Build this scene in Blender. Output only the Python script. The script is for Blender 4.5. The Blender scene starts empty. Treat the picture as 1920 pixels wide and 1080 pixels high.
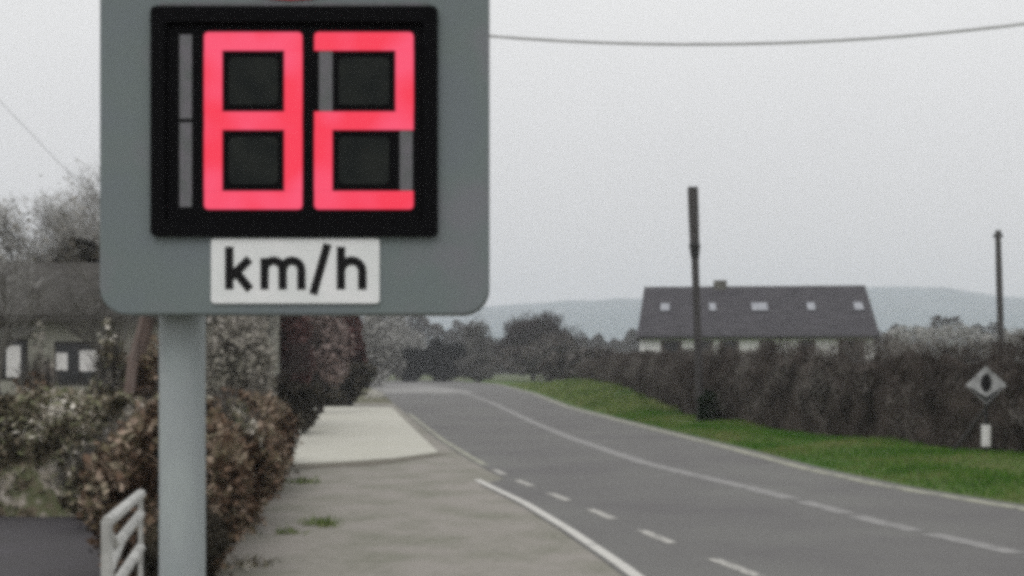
import bpy, math, random
import numpy as np
from mathutils import Vector

S = bpy.context.scene
C = S.collection
R = math.radians
F = 2318.0          # focal length in photo pixels (1920 wide)
HZ = 690.0          # horizon row
CH = 1.7            # camera height

# ------------------------------------------------------------------ camera
cam = bpy.data.cameras.new('camera')
cam_o = bpy.data.objects.new('camera', cam)
C.objects.link(cam_o)
cam_o.location = (0, 0, CH)
cam_o.rotation_euler = (R(90), 0, 0)
cam.sensor_width = 36.0
cam.lens = 36.0 * F / 1920.0
cam.shift_y = (HZ - 540.0) / 1920.0
cam.clip_start = 0.1
cam.clip_end = 9000
S.camera = cam_o
S.render.engine = 'CYCLES'
S.cycles.filter_width = 5.0         # soft lens of a small phone camera
S.cycles.use_denoising = False
S.cycles.volume_bounces = 1
S.cycles.max_bounces = 5
S.cycles.diffuse_bounces = 3
S.cycles.transparent_max_bounces = 4

# ------------------------------------------------------------------ sky and sun
SUN_EL, SUN_AZ = R(50), R(200)
W = bpy.data.worlds.new('World')
S.world = W
W.use_nodes = True
nt = W.node_tree
nt.nodes.clear()
out = nt.nodes.new('ShaderNodeOutputWorld')
bg = nt.nodes.new('ShaderNodeBackground')
sky = nt.nodes.new('ShaderNodeTexSky')
sky.sky_type = 'NISHITA'
sky.sun_disc = False
sky.sun_elevation = SUN_EL
sky.sun_rotation = SUN_AZ
sky.dust_density = 5.0
hs = nt.nodes.new('ShaderNodeHueSaturation')
hs.inputs['Saturation'].default_value = 0.25
tc = nt.nodes.new('ShaderNodeTexCoord')
sx = nt.nodes.new('ShaderNodeSeparateXYZ')
cr = nt.nodes.new('ShaderNodeValToRGB')     # overcast cloud: brighter overhead than at the horizon
e = cr.color_ramp.elements
e[0].position = 0.0; e[0].color = (7.5, 7.45, 7.7, 1)
e[1].position = 0.18; e[1].color = (8.5, 8.5, 8.65, 1)
n3 = e.new(0.30); n3.color = (9.6, 9.6, 9.6, 1)
n4 = e.new(0.60); n4.color = (11.5, 11.5, 11.5, 1)
n5 = e.new(1.0); n5.color = (14, 14, 14, 1)
nz = nt.nodes.new('ShaderNodeTexNoise')
nz.inputs['Scale'].default_value = 3.5
nz.inputs['Detail'].default_value = 3
mr = nt.nodes.new('ShaderNodeMapRange')
mr.inputs['To Min'].default_value = 0.93
mr.inputs['To Max'].default_value = 1.07
mul = nt.nodes.new('ShaderNodeVectorMath'); mul.operation = 'SCALE'
mx = nt.nodes.new('ShaderNodeMix'); mx.data_type = 'RGBA'
mx.inputs['Factor'].default_value = 0.9
L = nt.links.new
L(tc.outputs['Generated'], sx.inputs[0]); L(sx.outputs['Z'], cr.inputs[0])
L(tc.outputs['Generated'], nz.inputs['Vector']); L(nz.outputs[0], mr.inputs[0])
L(cr.outputs[0], mul.inputs[0]); L(mr.outputs[0], mul.inputs['Scale'])
L(sky.outputs[0], hs.inputs['Color'])
L(hs.outputs[0], mx.inputs[6]); L(mul.outputs[0], mx.inputs[7])
L(mx.outputs[2], bg.inputs['Color']); L(bg.outputs[0], out.inputs[0])
bg.inputs['Strength'].default_value = 0.1

sl = bpy.data.lights.new('sun', 'SUN')
sl.energy = 0.6; sl.angle = R(25); sl.color = (1.0, 0.97, 0.93)
so = bpy.data.objects.new('sun', sl); C.objects.link(so)
sd = Vector((math.sin(SUN_AZ) * math.cos(SUN_EL), math.cos(SUN_AZ) * math.cos(SUN_EL), math.sin(SUN_EL)))
so.rotation_euler = (-sd).to_track_quat('-Z', 'Y').to_euler()
so.location = (0, -20, 40)

S.view_settings.view_transform = 'Standard'
S.view_settings.look = 'None'
S.view_settings.exposure = 0.0
S.view_settings.gamma = 1.0

# ------------------------------------------------------------------ helpers
rng = np.random.default_rng(7)
random.seed(7)

def P(px, py, d):
    "point seen at photo pixel (px, py) at distance d"
    return Vector(((px - 960) * d / F, d, CH + (HZ - py) * d / F))

def G(px, py):
    "point of the flat ground seen at that pixel"
    d = CH * F / (py - HZ)
    return ((px - 960) * d / F, d)

def mat(name, c1, c2=None, scale=4.0, rough=0.9, detail=6, bump=0.0, bscale=None, c3=None, spec=0.3,
        metal=0.0, island=None, stretch=None, lo=0.35, hi=0.65, patchy=2.4):
    m = bpy.data.materials.new(name); m.use_nodes = True
    t = m.node_tree; b = t.nodes['Principled BSDF']
    b.inputs['Roughness'].default_value = rough
    b.inputs['Specular IOR Level'].default_value = spec
    b.inputs['Metallic'].default_value = metal
    co = t.nodes.new('ShaderNodeTexCoord')
    vec = co.outputs['Object']
    if stretch:
        mp = t.nodes.new('ShaderNodeMapping'); mp.inputs['Scale'].default_value = stretch
        t.links.new(vec, mp.inputs[0]); vec = mp.outputs[0]
    c2 = c2 or tuple(x * 0.8 for x in c1)
    if island:
        g = t.nodes.new('ShaderNodeNewGeometry')
        ra = t.nodes.new('ShaderNodeValToRGB')
        ra.color_ramp.interpolation = 'LINEAR'
        els = ra.color_ramp.elements
        while len(els) < len(island): els.new(0.5)
        for i, c in enumerate(island):
            els[i].position = i / (len(island) - 1); els[i].color = (*c, 1)
        n = t.nodes.new('ShaderNodeTexNoise'); n.inputs['Scale'].default_value = scale; n.inputs['Detail'].default_value = detail
        t.links.new(vec, n.inputs['Vector'])
        a = t.nodes.new('ShaderNodeMath'); a.operation = 'MULTIPLY_ADD'
        a.inputs[1].default_value = patchy; a.inputs[2].default_value = -0.5 * patchy
        b.inputs['Specular IOR Level'].default_value = 0.08
        t.links.new(n.outputs[0], a.inputs[0])
        a2 = t.nodes.new('ShaderNodeMath'); a2.operation = 'ADD'; a2.use_clamp = True
        rm = t.nodes.new('ShaderNodeMapRange'); rm.inputs['To Min'].default_value = 0.18; rm.inputs['To Max'].default_value = 0.82
        t.links.new(g.outputs['Random Per Island'], rm.inputs[0])
        t.links.new(a.outputs[0], a2.inputs[0]); t.links.new(rm.outputs[0], a2.inputs[1])
        t.links.new(a2.outputs[0], ra.inputs[0]); t.links.new(ra.outputs[0], b.inputs['Base Color'])
    else:
        n = t.nodes.new('ShaderNodeTexNoise'); n.inputs['Scale'].default_value = scale; n.inputs['Detail'].default_value = detail
        t.links.new(vec, n.inputs['Vector'])
        ra = t.nodes.new('ShaderNodeValToRGB'); els = ra.color_ramp.elements
        els[0].position = lo; els[0].color = (*c1, 1); els[1].position = hi; els[1].color = (*c2, 1)
        if c3:
            q = els.new((lo + hi) / 2); q.color = (*c3, 1)
        t.links.new(n.outputs[0], ra.inputs[0]); t.links.new(ra.outputs[0], b.inputs['Base Color'])
    if bump:
        n2 = t.nodes.new('ShaderNodeTexNoise'); n2.inputs['Scale'].default_value = bscale or scale * 8; n2.inputs['Detail'].default_value = 8
        t.links.new(vec, n2.inputs['Vector'])
        bp = t.nodes.new('ShaderNodeBump'); bp.inputs['Strength'].default_value = 1.0; bp.inputs['Distance'].default_value = bump
        t.links.new(n2.outputs[0], bp.inputs['Height']); t.links.new(bp.outputs[0], b.inputs['Normal'])
    return m

def mat2(name, base, patch, grit, s_patch, s_grit, cover=0.5, soft=0.1, bump=0.004, rough=0.93):
    "surface of one colour with large patches of another and fine grit on both"
    m = bpy.data.materials.new(name); m.use_nodes = True
    t = m.node_tree; b = t.nodes['Principled BSDF']; b.inputs['Roughness'].default_value = rough
    b.inputs['Specular IOR Level'].default_value = 0.25
    co = t.nodes.new('ShaderNodeTexCoord')
    def noise(s, d):
        n = t.nodes.new('ShaderNodeTexNoise'); n.inputs['Scale'].default_value = s; n.inputs['Detail'].default_value = d
        n.inputs['Roughness'].default_value = 0.6
        t.links.new(co.outputs['Object'], n.inputs['Vector']); return n
    def mp(n, lo, hi):
        r = t.nodes.new('ShaderNodeMapRange'); r.inputs['From Min'].default_value = lo; r.inputs['From Max'].default_value = hi
        t.links.new(n.outputs[0], r.inputs[0]); return r
    def mix(f, a, c):
        x = t.nodes.new('ShaderNodeMix'); x.data_type = 'RGBA'; t.links.new(f, x.inputs[0])
        for k, v in ((6, a), (7, c)):
            if isinstance(v, tuple): x.inputs[k].default_value = (*v, 1)
            else: t.links.new(v, x.inputs[k])
        return x.outputs[2]
    np_ = mp(noise(s_patch, 8), cover - soft, cover + soft)
    a = mix(np_.outputs[0], base, patch)
    ng = mp(noise(s_grit, 6), 0.3, 0.7)
    g1 = t.nodes.new('ShaderNodeMath'); g1.operation = 'MULTIPLY'; g1.inputs[1].default_value = 0.55
    t.links.new(ng.outputs[0], g1.inputs[0])
    a = mix(g1.outputs[0], a, grit)
    t.links.new(a, b.inputs['Base Color'])
    bp = t.nodes.new('ShaderNodeBump'); bp.inputs['Distance'].default_value = bump; bp.inputs['Strength'].default_value = 1
    nb = noise(s_grit * 2, 8)
    t.links.new(nb.outputs[0], bp.inputs['Height']); t.links.new(bp.outputs[0], b.inputs['Normal'])
    return m

def mesh(name, v, f, m=None, parent=None, smooth=False, loc=None):
    me = bpy.data.meshes.new(name)
    me.from_pydata([tuple(x) for x in v], [], f)
    me.update()
    if smooth: me.polygons.foreach_set('use_smooth', [True] * len(me.polygons))
    o = bpy.data.objects.new(name, me); C.objects.link(o)
    if m: me.materials.append(m)
    if parent: o.parent = parent
    if loc: o.location = loc
    return o

def quads(name, V, m, parent=None):
    "V: (n,4,3) numpy array, n loose quads"
    n = len(V)
    me = bpy.data.meshes.new(name)
    me.vertices.add(n * 4); me.vertices.foreach_set('co', V.reshape(-1).astype(np.float32))
    me.loops.add(n * 4); me.loops.foreach_set('vertex_index', np.arange(n * 4, dtype=np.int32))
    me.polygons.add(n); me.polygons.foreach_set('loop_start', np.arange(0, n * 4, 4, dtype=np.int32))
    me.update(); me.validate()
    me.materials.append(m)
    o = bpy.data.objects.new(name, me); C.objects.link(o)
    if parent: o.parent = parent
    return o

def tag(o, label=None, cat=None, group=None, kind=None):
    if label: o['label'] = label
    if cat: o['category'] = cat
    if group: o['group'] = group
    if kind: o['kind'] = kind
    return o

def empty(name, loc, label, cat, group=None, rz=0):
    o = bpy.data.objects.new(name, None); C.objects.link(o)
    o.empty_display_size = 0.2
    o.location = loc; o.rotation_euler = (0, 0, rz)
    return tag(o, label, cat, group)

class MB:
    def __init__(s): s.v = []; s.f = []
    def box(s, x0, x1, y0, y1, z0, z1):
        k = len(s.v)
        s.v += [(x0, y0, z0), (x1, y0, z0), (x1, y1, z0), (x0, y1, z0), (x0, y0, z1), (x1, y0, z1), (x1, y1, z1), (x0, y1, z1)]
        s.f += [tuple(k + i for i in q) for q in ((0, 3, 2, 1), (4, 5, 6, 7), (0, 1, 5, 4), (1, 2, 6, 5), (2, 3, 7, 6), (3, 0, 4, 7))]
    def tube(s, pts, rad, n=8, cap=True):
        k0 = len(s.v)
        pts = [Vector(p) for p in pts]
        for i, p in enumerate(pts):
            a = pts[max(i - 1, 0)]; b = pts[min(i + 1, len(pts) - 1)]
            t = (b - a).normalized()
            u = t.cross(Vector((0.13, 0.91, 0.2))).normalized()
            if u.length < .5: u = t.cross(Vector((1, 0, 0))).normalized()
            w = t.cross(u)
            r = rad[i] if isinstance(rad, (list, tuple)) else rad
            for j in range(n):
                an = 2 * math.pi * j / n
                s.v.append(tuple(p + u * r * math.cos(an) + w * r * math.sin(an)))
        for i in range(len(pts) - 1):
            for j in range(n):
                a = k0 + i * n + j; b = k0 + i * n + (j + 1) % n
                s.f.append((a, b, b + n, a + n))
        if cap:
            s.f.append(tuple(k0 + j for j in range(n))[::-1])
            s.f.append(tuple(k0 + (len(pts) - 1) * n + j for j in range(n)))
    def prism(s, pts2, y0, y1):
        "polygon in x,z extruded from y0 (front) to y1"
        k = len(s.v); n = len(pts2)
        s.v += [(x, y0, z) for x, z in pts2] + [(x, y1, z) for x, z in pts2]
        s.f.append(tuple(range(k, k + n))); s.f.append(tuple(range(k + n, k + 2 * n))[::-1])
        for i in range(n):
            j = (i + 1) % n
            s.f.append((k + i, k + n + i, k + n + j, k + j))
    def build(s, name, m, parent=None, smooth=False, bevel=0, loc=None):
        o = mesh(name, s.v, s.f, m, parent, smooth, loc)
        if bevel:
            b = o.modifiers.new('bevel', 'BEVEL'); b.width = bevel; b.segments = 2; b.limit_method = 'ANGLE'
        return o

def rrect(x0, x1, z0, z1, r, n=6):
    p = []
    for cx, cz, a0 in ((x1 - r, z1 - r, 0), (x0 + r, z1 - r, 90), (x0 + r, z0 + r, 180), (x1 - r, z0 + r, 270)):
        for i in range(n + 1):
            a = R(a0 + 90 * i / n); p.append((cx + r * math.cos(a), cz + r * math.sin(a)))
    return p

def interp(pts, y):
    ys = [p[1] for p in pts]; xs = [p[0] for p in pts]
    return float(np.interp(y, ys, xs))

# ------------------------------------------------------------------ materials
M = {}
M['asphalt'] = mat2('asphalt', (0.140, 0.140, 0.132), (0.100, 0.096, 0.098), (0.165, 0.16, 0.155), 0.38, 20, 0.5, 0.14, 0.006)
M['footway'] = mat2('footway', (0.228, 0.212, 0.192), (0.125, 0.130, 0.095), (0.30, 0.28, 0.25), 1.1, 9, 0.54, 0.13, 0.008)
M['slab'] = mat2('slab_concrete', (0.44, 0.43, 0.38), (0.37, 0.365, 0.30), (0.50, 0.49, 0.45), 0.5, 9, 0.52, 0.2, 0.003)
M['drive'] = mat2('drive_tarmac', (0.072, 0.066, 0.078), (0.055, 0.053, 0.055), (0.09, 0.085, 0.085), 0.6, 25, 0.5, 0.15, 0.004)
M['soil'] = mat2('soil', (0.11, 0.10, 0.065), (0.06, 0.075, 0.03), (0.14, 0.12, 0.09), 0.8, 8, 0.5, 0.2, 0.02)
M['field'] = mat2('field', (0.05, 0.085, 0.028), (0.075, 0.085, 0.035), (0.09, 0.09, 0.045), 0.02, 0.6, 0.5, 0.15, 0.02)
M['hill'] = mat2('hazy_blue_hill_fields', (0.05, 0.11, 0.145), (0.08, 0.13, 0.165), (0.04, 0.07, 0.085), 0.006, 0.03, 0.5, 0.05, 0.3)  # blue of distant haze mixed into the field colours
M['verge'] = mat2('verge_grass', (0.042, 0.125, 0.016), (0.15, 0.15, 0.06), (0.06, 0.085, 0.02), 0.35, 9, 0.55, 0.2, 0.03)

def paint(name, col, wear, base=(0.118, 0.116, 0.114), scale=14):
    return mat(name, base, col, scale=scale, rough=0.8, lo=wear - 0.12, hi=wear + 0.1, detail=8)
M['white_line'] = paint('white_line', (0.50, 0.49, 0.46), 0.33, scale=6)
M['dash_line'] = paint('edge_dash', (0.42, 0.41, 0.38), 0.45)
M['centre_line'] = paint('centre_line', (0.235, 0.23, 0.225), 0.40, scale=5)
M['side_line'] = paint('side_line', (0.31, 0.31, 0.245), 0.44, scale=4)

M['housing'] = mat('housing_grey_paint', (0.168, 0.194, 0.208), (0.190, 0.198, 0.216), scale=5, rough=0.6, spec=0.25, c3=(0.168, 0.200, 0.200))
M['black'] = mat('black_plastic', (0.006, 0.006, 0.007), (0.006, 0.006, 0.007), scale=6, rough=0.8, spec=0.04)
M['louvre'] = mat('display_louvre', (0.016, 0.019, 0.019), (0.024, 0.027, 0.025), scale=20, rough=0.8, spec=0.08)
M['unlit'] = mat('unlit_segment', (0.12, 0.13, 0.13), (0.16, 0.15, 0.17), scale=30, rough=0.5)
M['white'] = mat('white_plate', (0.76, 0.78, 0.78), (0.86, 0.86, 0.87), scale=9, rough=0.6)
M['ink'] = mat('black_ink', (0.004, 0.004, 0.005), (0.007, 0.006, 0.007), rough=0.6, spec=0.2)
M['red'] = mat('red_film', (0.45, 0.03, 0.05), (0.5, 0.04, 0.06), rough=0.5)
M['pole'] = mat('galvanised_steel', (0.28, 0.325, 0.325), (0.36, 0.40, 0.40), scale=7, rough=0.5, spec=0.4, c3=(0.32, 0.35, 0.36), stretch=(1, 1, .35))
def led():
    m = bpy.data.materials.new('red_led'); m.use_nodes = True
    t = m.node_tree; b = t.nodes['Principled BSDF']
    b.inputs['Base Color'].default_value = (0.10, 0.01, 0.015, 1); b.inputs['Roughness'].default_value = 0.5
    co = t.nodes.new('ShaderNodeTexCoord')
    n = t.nodes.new('ShaderNodeTexNoise'); n.inputs['Scale'].default_value = 9; n.inputs['Detail'].default_value = 1
    r = t.nodes.new('ShaderNodeValToRGB'); r.color_ramp.elements[0].position = .36; r.color_ramp.elements[1].position = .64
    r.color_ramp.elements[0].color = (0.90, 0.030, 0.075, 1); r.color_ramp.elements[1].color = (0.92, 0.075, 0.16, 1)
    t.links.new(co.outputs['Object'], n.inputs['Vector']); t.links.new(n.outputs[0], r.inputs[0])
    t.links.new(r.outputs[0], b.inputs['Emission Color']); b.inputs['Emission Strength'].default_value = 0.95
    return m
M['led'] = led()

M['wood'] = mat('weathered_pole_wood', (0.04, 0.037, 0.036), (0.075, 0.07, 0.07), scale=5, rough=0.9, stretch=(3, 3, .4), bump=.004)
M['dark_metal'] = mat('dark_metal', (0.012, 0.013, 0.014), (0.02, 0.02, 0.02), rough=0.6)
M['wire'] = mat('cable_grey', (0.42, 0.42, 0.425), (0.55, 0.55, 0.555), rough=0.9)
M['slate'] = mat('slate_roof', (0.040, 0.038, 0.044), (0.064, 0.060, 0.068), scale=1.5, rough=0.8, stretch=(1, 1, 5), detail=10, bump=.01, bscale=8)
M['brown_roof'] = mat('brown_roof_tiles', (0.028, 0.025, 0.022), (0.05, 0.046, 0.04), scale=1.3, rough=0.85, stretch=(1, 1, 5), detail=10, bump=.01, bscale=8)
M['render_white'] = mat('white_render', (0.88, 0.87, 0.86), (0.82, 0.81, 0.80), scale=1.2, rough=0.9)
M['render_grey'] = mat('pebble_dash', (0.26, 0.215, 0.195), (0.33, 0.32, 0.275), scale=0.9, rough=0.95, c3=(0.28, 0.28, 0.24), bump=.01, bscale=40)
M['glass'] = mat('window_glass', (0.012, 0.014, 0.016), (0.02, 0.02, 0.022), rough=0.12, spec=0.5)
M['curtain'] = mat('white_curtain', (0.62, 0.61, 0.60), (0.72, 0.71, 0.70), scale=8, rough=0.9)
M['frame_dark'] = mat('dark_window_frame', (0.03, 0.028, 0.026), rough=0.6)
M['frame_brown'] = mat('brown_window_frame', (0.12, 0.10, 0.092), rough=0.6)
M['gutter'] = mat('gutter', (0.03, 0.03, 0.03), rough=0.5)
M['stone_pale'] = mat('pale_stone', (0.28, 0.27, 0.24), (0.38, 0.37, 0.33), scale=4, rough=0.9, bump=.02, bscale=9)
M['pillar'] = mat('pillar_render', (0.17, 0.17, 0.155), (0.22, 0.215, 0.2), scale=3, rough=0.9)
M['barrier'] = mat('worn_white_paint', (0.48, 0.48, 0.46), (0.30, 0.30, 0.285), scale=9, rough=0.6)
M['sign_pale'] = mat('weathered_sign_face', (0.20, 0.20, 0.20), (0.44, 0.44, 0.45), scale=5, rough=0.5)
M['bark_dark'] = mat('bark_dark', (0.022, 0.018, 0.015), (0.045, 0.038, 0.033), scale=6, rough=0.95)
M['bark_pink'] = mat('bark_pink', (0.12, 0.085, 0.072), (0.17, 0.135, 0.12), scale=4, rough=0.95, stretch=(2, 2, .5))
M['bark_grey'] = mat('bark_grey', (0.10, 0.095, 0.085), (0.15, 0.145, 0.13), scale=4, rough=0.95)

M['twig_hedge'] = mat('winter_hedge_twigs', (0, 0, 0), island=[(0.023, 0.018, 0.016), (0.047, 0.038, 0.033), (0.098, 0.084, 0.075), (0.196, 0.182, 0.168)], patchy=3.3, scale=0.9)
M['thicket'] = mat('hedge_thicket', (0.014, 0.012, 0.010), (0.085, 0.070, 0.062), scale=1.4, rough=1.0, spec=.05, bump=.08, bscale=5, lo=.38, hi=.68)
M['twig_grey'] = mat('grey_twigs', (0, 0, 0), island=[(0.055, 0.051, 0.046), (0.099, 0.094, 0.086), (0.154, 0.149, 0.138)], scale=0.6)
M['twig_pale'] = mat('pale_twigs', (0, 0, 0), island=[(0.22, 0.215, 0.20), (0.32, 0.315, 0.30), (0.44, 0.435, 0.42)], scale=0.6)
M['twig_purple'] = mat('purple_brown_twigs', (0, 0, 0), island=[(0.026, 0.021, 0.021), (0.045, 0.036, 0.036), (0.068, 0.060, 0.056)], scale=0.4)
M['leaf_mixed'] = mat('ivy_and_dead_leaves', (0, 0, 0), island=[(0.032, 0.029, 0.018), (0.089, 0.076, 0.050), (0.215, 0.179, 0.134), (0.134, 0.153, 0.076), (0.393, 0.350, 0.296), (0.679, 0.643, 0.572)], patchy=3.3, scale=2.2)  # darkest patches also stand in for shaded hollows in the growth
M['leaf_russet'] = mat('russet_leaves', (0, 0, 0), island=[(0.013, 0.009, 0.006), (0.065, 0.042, 0.028), (0.20, 0.132, 0.095), (0.09, 0.08, 0.045), (0.36, 0.27, 0.215), (0.28, 0.25, 0.18)], patchy=3.3, scale=1.8)  # near-black patches paint the shade of gaps between the leaves
M['leaf_red'] = mat('dark_red_leaves', (0, 0, 0), island=[(0.038, 0.022, 0.021), (0.094, 0.047, 0.044), (0.144, 0.085, 0.079)], scale=0.7)
M['leaf_pink'] = mat('faded_pink_leaves', (0, 0, 0), island=[(0.126, 0.094, 0.083), (0.216, 0.166, 0.153), (0.306, 0.252, 0.234)], scale=0.7)
M['leaf_beige'] = mat('grey_beige_leaves', (0, 0, 0), island=[(0.161, 0.156, 0.127), (0.276, 0.258, 0.225), (0.345, 0.322, 0.294)], scale=0.8)
M['leaf_dark'] = mat('dark_evergreen_leaves', (0, 0, 0), island=[(0.010, 0.010, 0.007), (0.024, 0.022, 0.016), (0.06, 0.052, 0.04), (0.10, 0.09, 0.07)], scale=1.5)
M['leaf_dgreen'] = mat('dark_green_leaves', (0, 0, 0), island=[(0.006, 0.016, 0.006), (0.012, 0.026, 0.011), (0.024, 0.040, 0.018)], scale=1.5)
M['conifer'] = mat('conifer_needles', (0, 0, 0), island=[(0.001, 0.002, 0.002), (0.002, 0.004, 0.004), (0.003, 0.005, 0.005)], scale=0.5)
M['grass'] = mat('grass_blades', (0, 0, 0), island=[(0.030, 0.095, 0.010), (0.06, 0.150, 0.018), (0.10, 0.165, 0.035), (0.19, 0.185, 0.08)], scale=0.5)
M['grass_far'] = mat('olive_grass_blades', (0, 0, 0), island=[(0.060, 0.105, 0.027), (0.105, 0.158, 0.042), (0.180, 0.217, 0.075), (0.270, 0.285, 0.135)], scale=0.4)

# ------------------------------------------------------------------ setting: ground, road, paths, verge
def sheet(name, left, right, z, m, ys=None, kind='structure', col=4, zf=None):
    "strip between two x(y) polylines"
    v = []; f = []
    for y in ys:
        a = interp(left, y); b = interp(right, y)
        for k in range(col + 1):
            x = a + (b - a) * k / col
            v.append((x, y, zf(x, y) if zf else z))
    n = col + 1
    for i in range(len(ys) - 1):
        for k in range(col):
            f.append((i * n + k, i * n + k + 1, (i + 1) * n + k + 1, (i + 1) * n + k))
    o = mesh(name, v, f, m)
    if kind: o['kind'] = kind
    return o

ground = mesh('ground', [(-3400, -300, -0.03), (3400, -300, -0.03), (3400, 2700, -0.03), (-3400, 2700, -0.03)], [(0, 1, 2, 3)], M['field'])
ground['kind'] = 'structure'

def gp(lst, near):
    return near + [G(*p) for p in lst]
road_l = gp([(1380, 1065), (1250, 1015), (1144, 971), (1061, 937), (998, 912), (957, 896), (919, 877), (888, 860), (833, 827),
             (785, 790), (750, 762), (725, 742), (700, 728), (660, 719)], [(4.3, -2), (3.4, 4)])
centre = gp([(1920, 1041), (1648, 980), (1506, 941), (1363, 905), (1233, 876), (1150, 849), (1067, 820), (1000, 792), (917, 753),
             (877, 739), (850, 731), (770, 719)], [(7.9, -2), (6.5, 4)])
road_r = gp([(1920, 952), (1689, 915), (1526, 880), (1383, 842), (1200, 797), (1067, 763), (1000, 737), (933, 720), (840, 713)], [(10.3, -2), (8.9, 4)])
solid = gp([(1190, 1079), (1169, 1062), (1065, 992), (982, 942), (894, 900)], [(2.1, 2), (1.75, 5)])
YS = list(np.concatenate([np.arange(-2, 30, 1.0), np.arange(30, 80, 2.5), np.arange(80, 166, 5)]))

foot_l = [(-30, -2), (-30, 30), (-30, 62), (-34, 165)]
road_r2 = [(x + 0.25, y) for x, y in road_r]
road_l2 = [(x - 0.0, y) for x, y in road_l]
# lane tarmac runs from the hard strip line to the far kerb
tar_l = [(interp(road_l, y) - (0.12 if y > 20 else 0.12), y) for y in YS]
tar_l = [(x if y > 23 else min(x, (interp(solid, y) - 0.10) if y < 18.8 else x), y) for x, y in tar_l]
sheet('road', tar_l, road_r2, 0.0, M['asphalt'], YS, col=8)
sheet('footpath', [(-12, -2), (-12, 62)], [(x, y) for x, y in tar_l if y <= 62], -0.004, M['footway'], [y for y in YS if y <= 62], col=8)
sheet('left_ground', [(-60, 40), (-70, 166)], [(-3.6, 40), (interp(tar_l, 54), 54), (interp(tar_l, 165), 165)], -0.012, M['soil'],
      [y for y in YS if y >= 40], col=6)
# driveway left
mesh('driveway', [(-14, 5.0, 0.004), (-2.9, 5.0, 0.004), (-3.4, 12.4, 0.004), (-4.9, 14.2, 0.004), (-14, 14.2, 0.004)], [(0, 1, 2, 3, 4)], M['drive'])['kind'] = 'structure'
# pale concrete apron
ap = [G(545, 872), G(640, 868), G(740, 861), G(822, 850), G(776, 806), G(735, 765), G(640, 763), G(520, 763)]
v = [(x, y, 0.028) for x, y in ap]
n = len(v)
v += [(x, y, -0.02) for x, y in ap]
f = [tuple(range(n))] + [(i, i + n, (i + 1) % n + n, (i + 1) % n) for i in range(n)]
mesh('concrete_apron', v, f, M['slab'])['kind'] = 'structure'
# dark worn joint in front of it
jt = [G(545, 880), G(700, 873), G(842, 852), G(822, 850), G(740, 861), G(640, 868), G(545, 872)]
M['joint'] = mat2('worn_joint', (0.13, 0.12, 0.095), (0.10, 0.09, 0.07), (0.17, 0.155, 0.13), 1.2, 14, .5, .2)
mesh('worn_tarmac_joint', [(x, y, 0.002) for x, y in jt], [tuple(range(7))], M['joint'])['kind'] = 'structure'

def line(name, path, w, y0, y1, m, z=0.005, step=0.5):
    ys = list(np.arange(y0, y1, step)) + [y1]
    v = []; f = []
    for y in ys:
        x = interp(path, y); v += [(x - w / 2, y, z), (x + w / 2, y, z)]
    for i in range(len(ys) - 1): f.append((2 * i, 2 * i + 1, 2 * i + 3, 2 * i + 2))
    return v, f
def marking(name, parts, m):
    V = []; Fc = []
    for v, f in parts:
        k = len(V); V += v; Fc += [tuple(k + i for i in q) for q in f]
    o = mesh(name, V, Fc, m); o['kind'] = 'structure'; return o
marking('road_marking_line', [line('', solid, 0.115, 2.5, 18.8, M['white_line'])], M['white_line'])
marking('road_marking_dashes', [line('', road_l, 0.125, 4.25 + 1.93 * k, 4.25 + 1.93 * k + 0.95, None) for k in range(9)], M['dash_line'])
marking('road_marking_far_line', [line('', road_l, 0.12, 21.6, 46, None)], M['side_line'])
marking('road_marking_centre', [line('', centre, 0.25, 2.0 + 1.55 * k, 2.0 + 1.55 * k + 1.36, None, step=.34) for k in range(9)]
        + [line('', centre, 0.28, 16, 140, None, step=2)], M['centre_line'])
marking('road_marking_edge', [line('', [(x - 0.1, y) for x, y in road_r], 0.24, -2, 150, None, step=1)], M['side_line'])

jl = [(interp(road_l, y) + .3, y) for y in (84, 95, 110, 125)]; jr = [(interp(centre, y) + .8, y) for y in (84, 95, 110, 125)]
M['pale_tar'] = mat2('worn_pale_tarmac', (0.23, 0.225, 0.22), (0.16, 0.157, 0.155), (0.3, 0.295, 0.28), .12, 6, .5, .1)
sheet('worn_road_patch', jl, jr, 0.003, M['pale_tar'], [84, 88, 95, 103, 110, 118, 125])
# verge with its bank
hedge_pts = [(12.4, 12), (10.9, 19), (9.6, 24.6), (7.55, 31.5), (6.5, 41), (6.25, 50), (6.2, 60), (5.9, 72), (5.3, 86)]
hedge_z = [(0.12, 12), (0.06, 24), (0.06, 41), (0.30, 50), (0.72, 60), (0.9, 72), (0.95, 86), (0.4, 105), (0.0, 125), (0, 165)]
def hx(y): return interp(hedge_pts, y) if y <= 86 else 5.3 - (y - 86) * 0.04
def vz(x, y):
    a = interp(road_r2, y); b = hx(y); hz = interp(hedge_z, y)
    if y > 86: b = max(b, a + 2.5)
    t = (x - a) / max(b - a, 0.5)
    bump = 0.03 * math.sin(x * 2.1 + y * .7) + 0.03 * math.sin(y * 1.3 - x)
    if t <= 0: return 0.012 if t > -0.001 else 0
    if t <= 1: return 0.012 + hz * t ** 0.8 + bump * min(1, t * 3) + 0.03 * min(1, t * 6)
    return max(-0.25, hz * (1 - (t - 1) * 0.5)) + bump
far_v = [(max(hx(y) + 9, interp(road_r2, y) + 12), y) for y in YS]
sheet('verge', [(x - 0.02, y) for x, y in road_r2], far_v, 0, M['verge'], list(np.arange(-2, 80, 1.0)) + list(np.arange(80, 166, 3)), col=26, zf=vz)

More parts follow.
